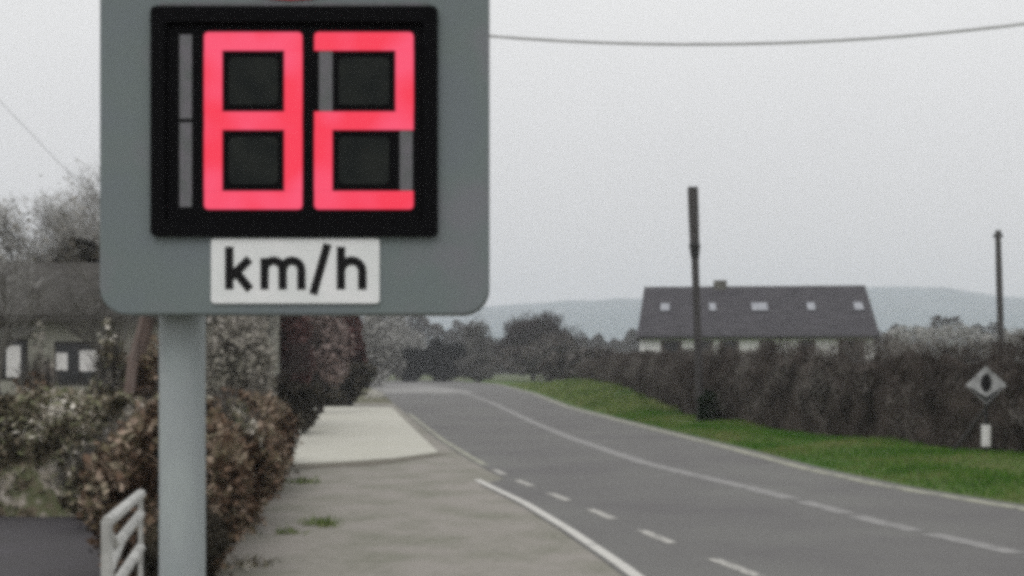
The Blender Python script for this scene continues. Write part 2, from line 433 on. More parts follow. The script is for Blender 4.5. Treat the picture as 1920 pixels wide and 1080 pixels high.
# hills
prof = [(-2600, 640), (-600, 610), (500, 590), (880, 577), (1000, 570), (1100, 566), (1190, 561), (1400, 548), (1620, 541), (1700, 543), (1790, 554), (1920, 566), (2300, 590), (4200, 640)]
def hills():
    v = []; f = []; nx = 170; ny = 14
    for j in range(ny):
        y = 1100 + j * 110
        for i in range(nx):
            px = -2600 + 6800 * i / (nx - 1)
            d = 2040.0
            top = CH + (HZ - float(np.interp(px, [p[0] for p in prof], [p[1] for p in prof]))) * d / F
            t = min(1, (y - 1100) / 940.0)
            s = math.sin(t * math.pi / 2) ** 1.6 if y <= 2045 else math.cos((y - 2040) / 600 * 1.2)
            h = top * s + (3 * math.sin(i * .9 + j) + 2 * math.sin(i * 2.3 - j * 1.7)) * (s if j not in (8, 9) else .25)
            v.append(((px - 960) * d / F, y, h - 1.0))
    for j in range(ny - 1):
        for i in range(nx - 1):
            a = j * nx + i; f.append((a, a + 1, a + nx + 1, a + nx))
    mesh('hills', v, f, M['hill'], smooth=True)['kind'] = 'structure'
hills()

# ------------------------------------------------------------------ speed display sign
D = 2.80
def SX(px): return (px - 960) * D / F
def SZ(py): return CH + (HZ - py) * D / F
PX0 = (342 - 960) * (D + 0.13) / F
sgn = empty('speed_display_sign', (PX0, D + 0.13, 0), 'large grey speed sign on steel post, glowing red 82 above white km/h plate', 'speed sign')
def rel(pts): return [(x - PX0, z) for x, z in pts]
Y0 = -0.13
b = MB(); b.prism(rel(rrect(SX(186), SX(917), SZ(590), SZ(590) + 1.30, 0.062, 8)), Y0, Y0 + 0.085)
housing = b.build('housing', M['housing'], sgn, bevel=0.005)
# black display frame: ring and recessed backing
def ring(name, o4, i4, y0, y1, m, par, ro=0.012, ri=0.008):
    o_ = rel(rrect(*o4, ro)); i_ = rel(rrect(*i4, ri)); n = len(o_)
    v = [(x, y0, z) for x, z in o_] + [(x, y0, z) for x, z in i_] + [(x, y1, z) for x, z in o_] + [(x, y1, z) for x, z in i_]
    f = []
    for k in range(n):
        j = (k + 1) % n
        f += [(k, j, n + j, n + k), (k, 2 * n + k, 2 * n + j, j), (n + k, n + j, 3 * n + j, 3 * n + k)]
    return mesh(name, v, f, m, par)
disp = mesh('display', [(x, Y0 - 0.004, z) for x, z in rel([(SX(287), SZ(441)), (SX(819), SZ(441)), (SX(819), SZ(17)), (SX(287), SZ(17))])], [(0, 1, 2, 3)], M['black'], sgn)
ring('display_frame', (SX(285), SX(821), SZ(444), SZ(14)), (SX(312), SX(795), SZ(418), SZ(44)), Y0 - 0.014, Y0 - 0.001, M['black'], sgn)
def seg(name, poly, m, yo=-0.008):
    cx = sum(p[0] for p in poly) / len(poly); cy = sum(p[1] for p in poly) / len(poly)
    q = []
    for x, y in poly:
        dx, dy = x - cx, y - cy; l = math.hypot(dx, dy)
        k = (l - 0.5) / l
        q.append((SX(cx + dx * k), SZ(cy + dy * k)))
    if sum((q[i][0] * q[(i + 1) % len(q)][1] - q[(i + 1) % len(q)][0] * q[i][1]) for i in range(len(q))) < 0: q = q[::-1]
    b = MB(); b.prism(rel(q), Y0 + yo, Y0 - 0.0045)
    return b.build(name, m, disp)
def digit(x0, x1, y0, y1, t, lit):
    ym = (y0 + y1) / 2; h = t / 2
    c = 7
    P7 = {'a': [(x0 + c, y0), (x1 - c, y0), (x1 - 2, y0 + 2), (x1, y0 + c), (x1, y0 + t), (x0, y0 + t), (x0, y0 + c), (x0 + 2, y0 + 2)],
          'd': [(x0 + c, y1), (x1 - c, y1), (x1 - 2, y1 - 2), (x1, y1 - c), (x1, y1 - t), (x0, y1 - t), (x0, y1 - c), (x0 + 2, y1 - 2)],
          'g': [(x0, ym - h), (x1, ym - h), (x1, ym + h), (x0, ym + h)]}
    for k, (a, b_, top) in {'f': (x0, x0 + t, 1), 'e': (x0, x0 + t, 0), 'b': (x1 - t, x1, 1), 'c': (x1 - t, x1, 0)}.items():
        if k not in lit:
            if a == x0: a += 9
            else: b_ -= 2; a += 8
        u0, u1 = (y0 + t, ym - h) if top else (ym + h, y1 - t)
        P7[k] = [(a, u0), (b_, u0), (b_, u1), (a, u1)]
    for k, p in P7.items():
        if k in lit: seg('lit_segment', p, M['led'])
        else: seg('unlit_segment', p, M['unlit'], -0.006)
    # smoked louvre field inside the two loops
    for (a0, a1) in ((y0 + t + 3, ym - h - 3), (ym + h + 3, y1 - t - 3)):
        g = MB(); g.prism(rel(rrect(SX(x0 + t + 12), SX(x1 - t - 12), SZ(a1 - 10), SZ(a0 + 10), 0.012)), Y0 - 0.0058, Y0 - 0.0046)
        g.build('louvre', M['louvre'], disp)
digit(384, 568, 62, 393, 34, 'abcdefg')
digit(590, 776, 62, 393, 34, 'abged')
for y0, y1 in ((66, 224), (230, 389)):
    seg('unlit_segment', [(338, y0), (361, y0), (361, y1), (338, y1)], M['unlit'], -0.006)
# unit plate with its letters
b = MB(); b.prism(rel(rrect(SX(397), SX(712), SZ(569), SZ(448), 0.008)), Y0 - 0.006, Y0 - 0.001)
plate = b.build('unit_plate', M['white'], sgn)
def ribbon(pts, w):
    L_, R_ = [], []
    for i, p in enumerate(pts):
        a = pts[max(0, i - 1)]; c = pts[min(len(pts) - 1, i + 1)]
        dx, dy = c[0] - a[0], c[1] - a[1]; l = math.hypot(dx, dy); nx, ny = -dy / l * w / 2, dx / l * w / 2
        L_.append((p[0] + nx, p[1] + ny)); R_.append((p[0] - nx, p[1] - ny))
    return L_, R_
def letter(name, strokes, w):
    v = []; f = []
    for s, pts in enumerate(strokes):
        a, c = ribbon(pts, w); k = len(v); n = len(a); yy = Y0 - 0.0068 - 0.0003 * s
        for q in a: v.append((SX(q[0]) - PX0, yy, SZ(q[1])))
        for q in c: v.append((SX(q[0]) - PX0, yy, SZ(q[1])))
        for q in a: v.append((SX(q[0]) - PX0, Y0 - 0.0061, SZ(q[1])))
        for q in c: v.append((SX(q[0]) - PX0, Y0 - 0.0061, SZ(q[1])))
        for i in range(n - 1):
            f += [(k + i, k + i + 1, k + n + i + 1, k + n + i), (k + i, k + 2 * n + i, k + 2 * n + i + 1, k + i + 1),
                  (k + n + i, k + n + i + 1, k + 3 * n + i + 1, k + 3 * n + i)]
        f += [(k, k + n, k + 3 * n, k + 2 * n), (k + n - 1, k + 3 * n - 1, k + 4 * n - 1, k + 2 * n - 1)]
    return mesh(name, v, f, M['ink'], plate)
def arch(x0, x1, yt, yb, n=9):
    r = (x1 - x0) / 2; cx = (x0 + x1) / 2; h = min(r, 20)
    return [(cx - r * math.cos(math.pi * i / n), yt + h - h * math.sin(math.pi * i / n)) for i in range(n + 1)] + [(x1, yb)]
letter('letter', [[(431, 463), (431, 543)], [(469, 486), (435, 519)], [(442, 508), (470, 543)]], 16)
letter('letter', [[(497, 484), (497, 543)], arch(497, 531, 489, 543), arch(531, 566, 489, 543)], 15.5)
letter('letter', [[(615, 458), (588, 552)]], 15.5)
letter('letter', [[(640, 463), (640, 543)], arch(640, 680, 489, 543)], 16)
# speed limit roundel above (bottom of its ring just enters the picture)
rc = (SX(546), SZ(1) + 0.31)
v = []; f = []
for k in range(48):
    a = 2 * math.pi * k / 48
    for r_ in (0.31, 0.25):
        v.append((rc[0] - PX0 + r_ * math.cos(a), Y0 - 0.004, rc[1] + r_ * math.sin(a)))
for k in range(48):
    j = (k + 1) % 48; f.append((2 * k, 2 * j, 2 * j + 1, 2 * k + 1))
mesh('red_ring', v, f, M['red'], sgn)
mesh('roundel_face', [v[2 * k + 1] for k in range(48)], [tuple(range(48))], M['white'], sgn)
# thin pale rim strip over the display
b = MB(); b.prism(rel(rrect(SX(300), SX(805), SZ(12.5), SZ(5), 0.002)), Y0 - 0.003, Y0 - 0.0005)
b.build('trim', M['unlit'], sgn)
b = MB(); b.tube([(0, 0, 0.0), (0, 0, 1.0), (0, 0, 2.0), (0, 0, 3.05)], 0.0535, 28)
pole = b.build('post', M['pole'], sgn, smooth=True)
for z_ in (1.86, 2.9):
    b = MB(); b.box(-0.08, 0.08, -0.046, -0.02, z_, z_ + .05); b.build('bracket', M['pole'], sgn)

# ------------------------------------------------------------------ foliage builders
def leaf_quads(cen, size, flat=0.0, elong=1.0, up=0.0):
    n = len(cen)
    a = rng.normal(size=(n, 3)); a[:, 2] = a[:, 2] * (1 + up * 3)
    a /= np.linalg.norm(a, axis=1)[:, None]
    b = np.cross(a, rng.normal(size=(n, 3))); b /= np.linalg.norm(b, axis=1)[:, None]
    s = size * (0.6 + 0.8 * rng.random(n))[:, None]
    A = a * s * elong * 0.5; B = b * s * 0.5
    return np.stack([cen - A, cen + B * .9 - A * .1, cen + A, cen - B * .9 - A * .1], axis=1)

def twig_quads(cen, length, width, up=0.5, out=None):
    n = len(cen)
    a = rng.normal(size=(n, 3)); a[:, 2] = np.abs(a[:, 2]) * up * 2 + up
    if out is not None: a = a + out
    a /= np.linalg.norm(a, axis=1)[:, None]
    b = np.cross(a, np.array([0.25, 1, 0.1]) + 0.5 * rng.normal(size=(n, 3))); b /= np.linalg.norm(b, axis=1)[:, None]
    l = length * (0.5 + rng.random(n))[:, None]; w = width * (0.6 + .8 * rng.random(n))[:, None]
    A = a * l; B = b * w * .5
    return np.stack([cen - B, cen + B, cen + A + B * .35, cen + A - B * .35], axis=1)

def blob(cx, cy, cz, rx, ry, rz, n, clumps=14, fill=0.5, bottom=0.0):
    "points gathered in clumps inside an ellipsoid"
    c = rng.normal(size=(clumps, 3)); c /= np.linalg.norm(c, axis=1)[:, None]
    c *= (0.35 + 0.45 * rng.random(clumps))[:, None]
    w = rng.random(clumps) + .4; w /= w.sum()
    idx = rng.choice(clumps, n, p=w)
    r = (0.22 + 0.25 * rng.random(clumps))[idx]
    d = rng.normal(size=(n, 3)); d /= np.linalg.norm(d, axis=1)[:, None]
    p = c[idx] + d * (r * (rng.random(n) ** (1 / 2.2)))[:, None]
    p = p * np.array([rx, ry, rz]) + np.array([cx, cy, cz])
    return p[p[:, 2] > bottom]

def shrub(name, base, w, dep, h, m, label, cat='shrub', n=2500, size=0.1, stems=None, twig=None, clumps=22, lift=0.5, group=None, elong=1.3, top=0.0):
    root = empty(name, base, label, cat, group)
    p = blob(0, 0, h * lift, w / 2, dep / 2, h * 0.5, n, clumps, bottom=0.0)
    Q = leaf_quads(p, size, elong=elong)
    quads('foliage', Q, m, root)
    b = MB()
    for k in range(7):
        a = random.uniform(0, 6.28); q = random.uniform(.25, .6)
        b.tube([(0.08 * math.cos(a), 0.08 * math.sin(a), -0.05), (w * q * .25 * math.cos(a), dep * q * .25 * math.sin(a), h * .4),
                (w * q * .5 * math.cos(a), dep * q * .5 * math.sin(a), h * random.uniform(.65, .9))], [h * .018, h * .011, h * .004], 5)
    b.build('stems', stems or M['bark_dark'], root)
    if twig:
        cn = p[rng.choice(len(p), min(len(p), twig[0]))]
        quads('twigs', twig_quads(cn, twig[1], twig[2], up=.9), twig[3], root)
    return root

def tree(name, base, h, spread, label, mb, mt, n_twig=2500, twl=0.5, tww=0.02, depth=4, cat='tree', group=None, tr=None, seed=1, lean=(0, 0), leaves=None, first=0.3, nf=4):
    rs = random.Random(seed)
    root = empty(name, base, label, cat, group)
    b = MB(); tips = []
    def grow(p, d, l, r, lev):
        pts = [p]; q = Vector(p); dd = Vector(d)
        for _ in range(3):
            dd = (dd + Vector((rs.gauss(0, .13), rs.gauss(0, .13), rs.gauss(0, .06)))).normalized()
            q = q + dd * l / 3; pts.append(q.copy())
        b.tube(pts, [r, r * .86, r * .74, r * .62], 7 if lev == 0 else 5, cap=lev == 0)
        if lev >= 1:
            for t in pts[1:]: tips.append((t, dd.copy()))
        if lev < depth:
            for _ in range(nf if lev else nf + 1):
                s = rs.uniform(.45, 1.0); at = pts[0].lerp(pts[-1], s) if s < 1 else pts[-1]
                nd = (dd + Vector((rs.gauss(0, 1), rs.gauss(0, 1), rs.gauss(.25, .5))) * spread).normalized()
                grow(at, nd, l * rs.uniform(.55, .8), r * .5, lev + 1)
    grow(Vector((0, 0, -0.1)), Vector((lean[0], lean[1], 1)).normalized(), h * first, tr or h * 0.022, 0)
    b.build('trunk', mb, root)
    T = np.array([t[0] for t in tips]); Dv = np.array([t[1] for t in tips])
    k = rng.integers(0, len(T), n_twig)
    cen = T[k] + rng.normal(size=(n_twig, 3)) * h * .018
    quads('crown', twig_quads(cen, twl, tww, up=.15, out=Dv[k] * 1.3), mt, root)
    if leaves:
        k = rng.integers(0, len(T), leaves[0]); cen = T[k] + rng.normal(size=(leaves[0], 3)) * h * .04
        quads('leaves', leaf_quads(cen, leaves[1]), leaves[2], root)
    return root

def hedge(name, path, hts, thick, m_t, label, n_per_m, tl, tw, z=lambda x, y: 0.0, leaf=None, core=None, group=None, cat='hedge', topn=0.25, up=0.6, zp=.85, heart=.8, heart_m=None):
    "path [(x,y)], hts(y)->height, clumpy twig mass with a ragged top"
    root = empty(name, (path[0][0], path[0][1], 0), label, cat, group)
    ox, oy = path[0]
    segs = []; tot = 0
    for a, c in zip(path[:-1], path[1:]):
        l = math.hypot(c[0] - a[0], c[1] - a[1]); segs.append((a, c, tot, l)); tot += l
    n = int(n_per_m * tot)
    s = rng.random(n) * tot
    xs = np.interp(s, [g[2] for g in segs] + [tot], [g[0][0] for g in segs] + [path[-1][0]])
    ys = np.interp(s, [g[2] for g in segs] + [tot], [g[0][1] for g in segs] + [path[-1][1]])
    dx = path[-1][0] - path[0][0]; dy = path[-1][1] - path[0][1]; l = math.hypot(dx, dy); nx, ny = -dy / l, dx / l
    zr = rng.random(n) ** zp
    ph = rng.random(6) * 6.28
    bulge = 1 + .22 * np.sin(s * 1.7 + ph[0]) + .15 * np.sin(s * 4.1 + ph[1] + zr * 3) + .12 * np.sin(s * 9 + ph[2])
    hh = np.array([hts(t) for t in ys]) * (1 + .05 * np.sin(s * 1.1 + ph[3]) + .035 * np.sin(s * 3.7 + ph[4]) + .03 * np.sin(s * 8.3 + ph[5]))
    off = (rng.random(n) - .5) * thick * bulge * np.sqrt(np.clip(1.08 - zr ** 6, 0, 1)) * (0.75 + .35 * np.sin(zr * 3.1))
    zz = zr * hh * .96
    zb = np.array([z(a, c) for a, c in zip(xs, ys)])
    cen = np.stack([xs - ox + nx * off, ys - oy + ny * off, zz + zb], axis=1)
    quads('twigs', twig_quads(cen, tl, tw, up=up), m_t, root)
    if leaf:
        k = rng.integers(0, n, int(n * leaf[0])); quads('foliage', leaf_quads(cen[k] + rng.normal(size=(len(k), 3)) * .05, leaf[1], elong=1.3), leaf[2], root)
    b = MB(); t = 0.2
    while t < tot:
        x = np.interp(t, [g[2] for g in segs] + [tot], [g[0][0] for g in segs] + [path[-1][0]]) - ox
        y = np.interp(t, [g[2] for g in segs] + [tot], [g[0][1] for g in segs] + [path[-1][1]]) - oy
        zz0 = z(x + ox, y + oy); H = hts(y + oy)
        b.tube([(x, y, zz0 - .1), (x + random.gauss(0, .12), y + random.gauss(0, .12), zz0 + H * .5), (x + random.gauss(0, .25), y + random.gauss(0, .25), zz0 + H * .92)],
               [.035, .024, .008], 5)
        t += random.uniform(.35, .8)
    b.build('stems', core or M['bark_dark'], root)
    # dense heart of the hedge
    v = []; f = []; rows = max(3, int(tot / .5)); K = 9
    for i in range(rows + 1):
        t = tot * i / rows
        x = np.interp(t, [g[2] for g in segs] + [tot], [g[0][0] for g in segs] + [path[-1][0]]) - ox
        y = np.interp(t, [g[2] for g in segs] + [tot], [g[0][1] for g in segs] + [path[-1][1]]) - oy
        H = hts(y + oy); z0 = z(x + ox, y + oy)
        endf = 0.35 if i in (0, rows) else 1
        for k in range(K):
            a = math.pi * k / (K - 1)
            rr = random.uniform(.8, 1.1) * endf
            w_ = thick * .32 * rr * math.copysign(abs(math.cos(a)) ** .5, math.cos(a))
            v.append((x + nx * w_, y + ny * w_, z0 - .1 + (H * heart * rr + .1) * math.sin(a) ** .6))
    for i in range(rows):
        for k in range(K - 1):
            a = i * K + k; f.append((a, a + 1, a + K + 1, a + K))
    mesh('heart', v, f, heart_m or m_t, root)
    return root

# ------------------------------------------------------------------ right side
hz_f = lambda y: float(np.interp(y, [12, 20, 31, 41, 60, 75, 86], [2.1, 2.16, 2.28, 2.24, 1.72, 1.45, 1.25]))
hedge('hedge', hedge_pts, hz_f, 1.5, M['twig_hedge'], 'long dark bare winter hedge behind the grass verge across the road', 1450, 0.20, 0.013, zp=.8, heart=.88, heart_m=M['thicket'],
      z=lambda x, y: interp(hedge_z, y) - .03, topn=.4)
# grass
def grass(name, n, ylo, yhi, xa, xb, zf, h, w, m, label, dens=None):
    y = ylo + (yhi - ylo) * rng.random(n) ** 1.25
    t = rng.random(n)
    x = np.array([xa(q) + (xb(q) - xa(q)) * k for q, k in zip(y, t)])
    zz = np.array([zf(a, c) for a, c in zip(x, y)])
    sc = 0.6 + 0.5 * np.sin(x * 1.3 + y * .45) * np.sin(y * .8 - x * .6) + .4 * rng.random(n)
    sc = np.clip(sc, .25, 2)
    cen = np.stack([x, y, zz - .01], axis=1)
    Q = twig_quads(cen, h, w, up=1.1)
    Q[:, 2:, :] = Q[:, :2, :][:, ::-1, :] + (Q[:, 2:, :] - Q[:, :2, :][:, ::-1, :]) * sc[:, None, None]
    return tag(quads(name, Q, m), label, None, None, 'stuff')
grass('grass', 60000, 11, 44, lambda y: interp(road_r2, y) + .02, lambda y: hx(y) + .3, vz, .085, .014, M['grass'], 'short green grass of the verge')
grass('long_grass', 16000, 44, 120, lambda y: interp(road_r2, y) + .1, lambda y: max(hx(y) + .3, interp(road_r2, y) + 3.5), vz, .16, .04, M['grass_far'], 'olive tussocky grass of the far verge')

# diamond warning sign
d = 22.6
dx, dz = P(1849, 722, d)[0], P(1849, 722, d)[2]
z0 = vz(dx, d)
ds = empty('diamond_sign', (dx, d, z0), 'pale diamond road sign with dark centre standing in front of the hedge', 'road sign', rz=R(-20))
hzc = dz - z0; h = 0.35
b = MB(); b.prism([(0, hzc - h), (h, hzc), (0, hzc + h), (-h, hzc)], -0.004, 0.004); b.build('sign_plate', M['sign_pale'], ds)
b = MB(); b.prism([(0, hzc - .15), (.075, hzc - .07), (.10, hzc + .05), (.05, hzc + .19), (0, hzc + .22), (-.06, hzc + .17), (-.10, hzc + .04), (-.07, hzc - .08)], -0.007, -0.0045); b.build('symbol', M['ink'], ds)
b = MB(); b.prism([(0, hzc - h + .02), (h - .05, hzc - .03), (h - .12, hzc - .06), (0, hzc - .22), (-h + .12, hzc - .06), (-h + .05, hzc - .03)], -0.0065, -0.0046); b.build('border', M['dark_metal'], ds)
b = MB(); b.tube([(0, .035, -.1), (0, .035, hzc + h * .6)], .03, 10); b.build('post', M['dark_metal'], ds)
b = MB(); b.tube([(0, .035, 0.13), (0, .035, .52)], .085, 12); b.build('white_sleeve', M['curtain'], ds)
b = MB(); b.tube([(.22, .03, hzc - .12), (-.62, .12, -.05)], .03, 8); b.build('stay', M['frame_dark'], ds)

# utility poles
def upole(base, top, r0, r1, label, kit):
    bx, by, bz = base
    u = empty('utility_pole', (bx, by, bz), label, 'utility pole', None if kit else None)
    t = Vector(top) - Vector(base)
    b = MB(); b.tube([t * k for k in (-.03, .25, .5, .75, 1)], [r0, r0 * .95, r0 * .9, (r0 + r1) / 2, r1], 12); b.build('pole', M['wood'], u, smooth=False)
    if kit:
        a = t * .755; c = t * .985
        b = MB(); b.tube([a * .985, a * 1.01, a.lerp(c, .5), t * 1.0], [.105, .145, .16, .163], 12); b.build('cable_guard', M['wood'], u)
        b = MB(); b.tube([t * .70, t * .725, t * .755, t * .775], [.125, .145, .18, .13], 12); b.build('clamp', M['dark_metal'], u)
        b = MB()
        b.box(t.x - .14, t.x + .14, -.12, .12, t.z + .001, t.z + .05); b.build('pole_cap', M['dark_metal'], u)
    else:
        b = MB(); b.box(t.x * .97 - .22, t.x * .97 + .22, -.06, .06, t.z - .32, t.z - .2); b.build('cross_bracket', M['dark_metal'], u)
        for q_ in (-.1, .14):
            b = MB(); b.tube([(t.x + q_, 0, t.z - .2), (t.x + q_, 0, t.z - .05)], .04, 8); b.build('insulator', M['pole'], u)
    return u
pb = P(1313, 775, 38); pt = P(1299, 354, 38)
upole((pb[0], 38, vz(pb[0], 38)), (pt[0], 38, pt[2]), .125, .105, 'tall dark utility pole with thick upper part standing in the verge before the long bungalow', True)
pb = P(1880, 760, 58); pt = P(1871, 432, 58)
upole((pb[0], 58, -.05), (pt[0], 58, pt[2]), .17, .13, 'slimmer utility pole rising from the field behind the hedge at far right', False)
shrub('evergreen_bush', (P(1333, 780, 37.4)[0], 37.6, vz(P(1333, 780, 37.4)[0], 37.6)), .85, .7, .95, M['leaf_dgreen'], 'small dark green bush at foot of the utility pole', n=2200, size=.09, lift=.48)

# overhead cable
def cable(name, pts, r, label):
    b = MB(); b.tube(pts, r, 6); o = b.build(name, M['wire'])
    return tag(o, label, 'cable')
pts = []
for i in range(60):
    px = -500 + 3500 * i / 59
    py = 83 - (1.07e-4 if px < 1300 else 1.0e-4) * (px - 1300) ** 2
    pts.append(P(px, py, 26 + (px - 1300) * -.001))
cable('overhead_cable', pts, .03, 'thick sagging overhead cable crossing the sky above the road')
pts = [P(-500 + 1000 * i / 29, 190 + 1.03 * (-500 + 1000 * i / 29) + 0.00008 * (500 - 1000 * i / 29) ** 2, 30 + .4 * i) for i in range(24)]
cable('service_wire', pts, .011, 'thin overhead wire slanting down above the left garden trees')

# far bungalow with slate roof
hb = empty('bungalow', (13.0, 65, 0.05), 'long low white bungalow with a grey slate roof and five small skylights', 'house', rz=R(-6))
hx0, hx1 = -6.25, 5.88
ez, rz_ = 3.36, 6.2; yf, yb = 0.0, 7.4
b = MB(); b.box(hx0, hx1, yf, yb, -.3, ez - .05)
v = [(hx0, yf, ez - .05), (hx0, yb, ez - .05), (hx0, (yf + yb) / 2, rz_ - .15), (hx1, yf, ez - .05), (hx1, yb, ez - .05), (hx1, (yf + yb) / 2, rz_ - .15)]
wall = b.build('wall', M['render_white'], hb)
# roof as slab with thickness, left end slightly hipped
ym = (yf + yb) / 2
ov = .35
prf = [(hx0 - .15, yf - ov, ez), (hx1 + .25, yf - ov, ez), (hx1 + .2, ym, rz_), (hx0 + .25, ym, rz_), (hx0 - .15, yb + ov, ez), (hx1 + .25, yb + ov, ez)]
v = prf + [(x, y, z - .14) for x, y, z in prf]
f = [(0, 1, 2, 3), (3, 2, 5, 4), (0, 3, 4), (1, 5, 2), (6, 9, 8, 7), (9, 10, 11, 8), (6, 10, 9), (7, 8, 11), (0, 6, 7, 1), (4, 5, 11, 10), (0, 4, 10, 6), (1, 7, 11, 5)]
roof = mesh('roof', v, f, M['slate'], hb)
def on_roof(px, t0, t1, w, name, m):
    "small skylight lying on the front slope; t is the fraction up the slope"
    x = (px - 960) * 66.5 / F - 13.0
    sl = math.atan2(rz_ - ez, ym - yf + ov)
    nv = Vector((0, -math.sin(sl), math.cos(sl)))
    q = []
    for tt, s in ((t0, -1), (t0, 1), (t1, 1), (t1, -1)):
        q.append(Vector((x + s * w / 2, yf - ov + (ym - yf + ov) * tt, ez + (rz_ - ez) * tt)))
    vv = [p + nv * .06 for p in q] + [p - nv * .02 for p in q]
    return mesh(name, vv, [(0, 1, 2, 3), (0, 4, 5, 1), (1, 5, 6, 2), (2, 6, 7, 3), (3, 7, 4, 0)], m, roof), q, nv
M['skylight'] = mat('skylight_glass', (0.20, 0.21, 0.24), (0.30, 0.31, 0.34), rough=0.35, spec=.6)
for px, w in ((1243, .48), (1332, .36), (1420, .85), (1515, .42), (1602, .48)):
    o, q, nv = on_roof(px, .48, .63, w, 'skylight', M['skylight'])
    vv = []
    c = sum(q, Vector()) / 4
    vv = [p + nv * .05 + (p - c) * .12 for p in q] + [p - nv * .02 + (p - c) * .12 for p in q]
    mesh('skylight_frame', vv, [(0, 1, 2, 3), (0, 4, 5, 1), (1, 5, 6, 2), (2, 6, 7, 3), (3, 7, 4, 0)], M['slate'], roof)
b = MB(); b.box(-2.35 + .2, -1.65 + .2, ym - .3, ym + .3, rz_ - .4, rz_ + .32); b.build('chimney', M['bark_grey'], roof)
b = MB(); b.tube([(hx0 - .15, yf - ov - .05, ez - .1), (hx1 + .25, yf - ov - .05, ez - .1)], .07, 8); b.build('gutter', M['gutter'], hb)
for px0, px1, dr in ((1240, 1280, 0), (1306, 1338, 0), (1350, 1386, 0), (1424, 1452, 1), (1496, 1527, 0), (1569, 1614, 0)):
    x0 = (px0 - 960) * 65 / F - 13; x1 = (px1 - 960) * 65 / F - 13
    b = MB(); zb = 0 if dr else 1.2
    b.box(x0, x1, yf - .03, yf + .05, zb, 3.1); o = b.build('door' if dr else 'window', M['frame_brown'], hb)
    b = MB(); b.box(x0 + .2, x1 - .2, yf - .045, yf - .032, zb + .07 if not dr else 1.6, 3.03); b.build('pane', M['glass'], o)

# gate pillar and far low hedge
pp = P(1186, 690, 74)
gpz = interp(hedge_z, 74)
b = MB(); b.box(-.3, .3, -.3, .3, -.3, 1.38); gpil = empty('gate_pillar', (pp[0], 74, gpz - .1), 'pale rendered gate pillar at far end of the long hedge', 'gate pillar')
b.build('shaft', M['pillar'], gpil); b = MB(); b.box(-.36, .36, -.36, .36, 1.383, 1.5); b.build('cap', M['pillar'], gpil)

# far group across the road's end
shrub('dead_hedge_bush', (1.2 + 6.3, 118, .3), 12, 4, 3.4, M['twig_hedge'], 'low dark brown thicket beyond far end of the green verge', cat='thicket', n=5000, size=.30, clumps=30, lift=.45)
def fartree(px0, px1, pytop, d, m, label, name='winter_tree', n=4500, size=.35, tw=None, cat='tree', lift=.5, zb=0, clumps=30, group=None):
    w = (px1 - px0) * d / F; h = CH + (HZ - pytop) * d / F - zb
    return shrub(name, (((px0 + px1) / 2 - 960) * d / F, d, zb), w * 1.25, w * .9, h * 1.12, m, label, cat, n=n, size=size, clumps=clumps, lift=lift, twig=tw, group=group, stems=M['bark_dark'])
fartree(925, 1075, 585, 160, M['twig_purple'], 'rounded purple-brown bare tree beyond the road bend, right of the road end', n=16200, size=0.24, tw=(2500, .8, .06, M['twig_purple']))
fartree(940, 1120, 632, 150, M['twig_hedge'], 'dark brown bush in front of the rounded bare tree', name='brown_bush', cat='bush', n=10800, size=0.24)
fartree(868, 935, 606, 170, M['twig_grey'], 'pale grey bare tree between the dark conifer and the rounded brown tree', n=6300, size=0.23, tw=(1500, .8, .06, M['twig_grey']))
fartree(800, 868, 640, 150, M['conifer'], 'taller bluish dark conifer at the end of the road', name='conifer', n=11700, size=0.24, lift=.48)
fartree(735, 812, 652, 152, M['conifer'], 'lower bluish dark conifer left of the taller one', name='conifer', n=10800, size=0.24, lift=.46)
fartree(862, 930, 668, 148, M['twig_grey'], 'low grey bush at the road end beside the conifer', name='grey_bush', cat='bush', n=3000, size=.3)
fartree(700, 790, 596, 175, M['twig_pale'], 'tall pale hazy tree behind the conifers', n=9000, size=0.24, tw=(1500, .9, .07, M['twig_pale']))
fartree(662, 752, 590, 112, M['twig_pale'], 'grey winter tree at left edge of the road end', n=6500, size=.26, tw=(2200, .6, .05, M['twig_grey']))
fartree(1040, 1130, 668, 135, M['twig_hedge'], 'dark scrub bush just left of the gate pillar', name='scrub_bush', cat='bush', n=3500, size=.3, zb=.5)
fartree(1110, 1185, 664, 110, M['twig_purple'], 'low purplish scrub directly behind the gate pillar', name='scrub_bush', cat='bush', n=3500, size=.24, zb=.6)
tree('winter_tree', (P(1345, 500, 95)[0], 95, 0), 9.6, .42, 'faint thin tree rising behind the roof of the long bungalow', M['bark_grey'], M['twig_pale'], n_twig=900, twl=.6, tww=.02, depth=3, seed=5)
# woods and hedgerows at middle distance
def hedgerow(px0, px1, pyt, d, m, label, n, size=.5, far=True):
    x0 = (px0 - 960) * d / F; x1 = (px1 - 960) * d / F; h = CH + (HZ - pyt) * d / F
    s = rng.random(n); z = rng.random(n) ** .8
    L_ = (x1 - x0)
    top = h * (1 + .13 * np.sin(s * L_ * .22 + d) + .09 * np.sin(s * L_ * .6) + .07 * np.sin(s * L_ * 1.5))
    c = np.stack([(s - .5) * L_, (rng.random(n) - .5) * 4, z * top], axis=1)
    if far:
        o = quads('treeline', leaf_quads(c, size, elong=1.3), m); o.location = ((x0 + x1) / 2, d, 0)
        return tag(o, label, None, None, 'stuff')
    o = empty('hedgerow', ((x0 + x1) / 2, d, 0), label, 'hedgerow')
    quads('foliage', leaf_quads(c, size, elong=1.3), m, o)
    for k in range(int(L_ / 4)):
        x = -L_ / 2 + 4 * k + random.uniform(0, 3); b = MB(); b.tube([(x, 0, -.1), (x + random.gauss(0, .3), .2, h * .85)], [.12, .04], 5)
        b.build('trunk', M['bark_dark'], o)
    return o
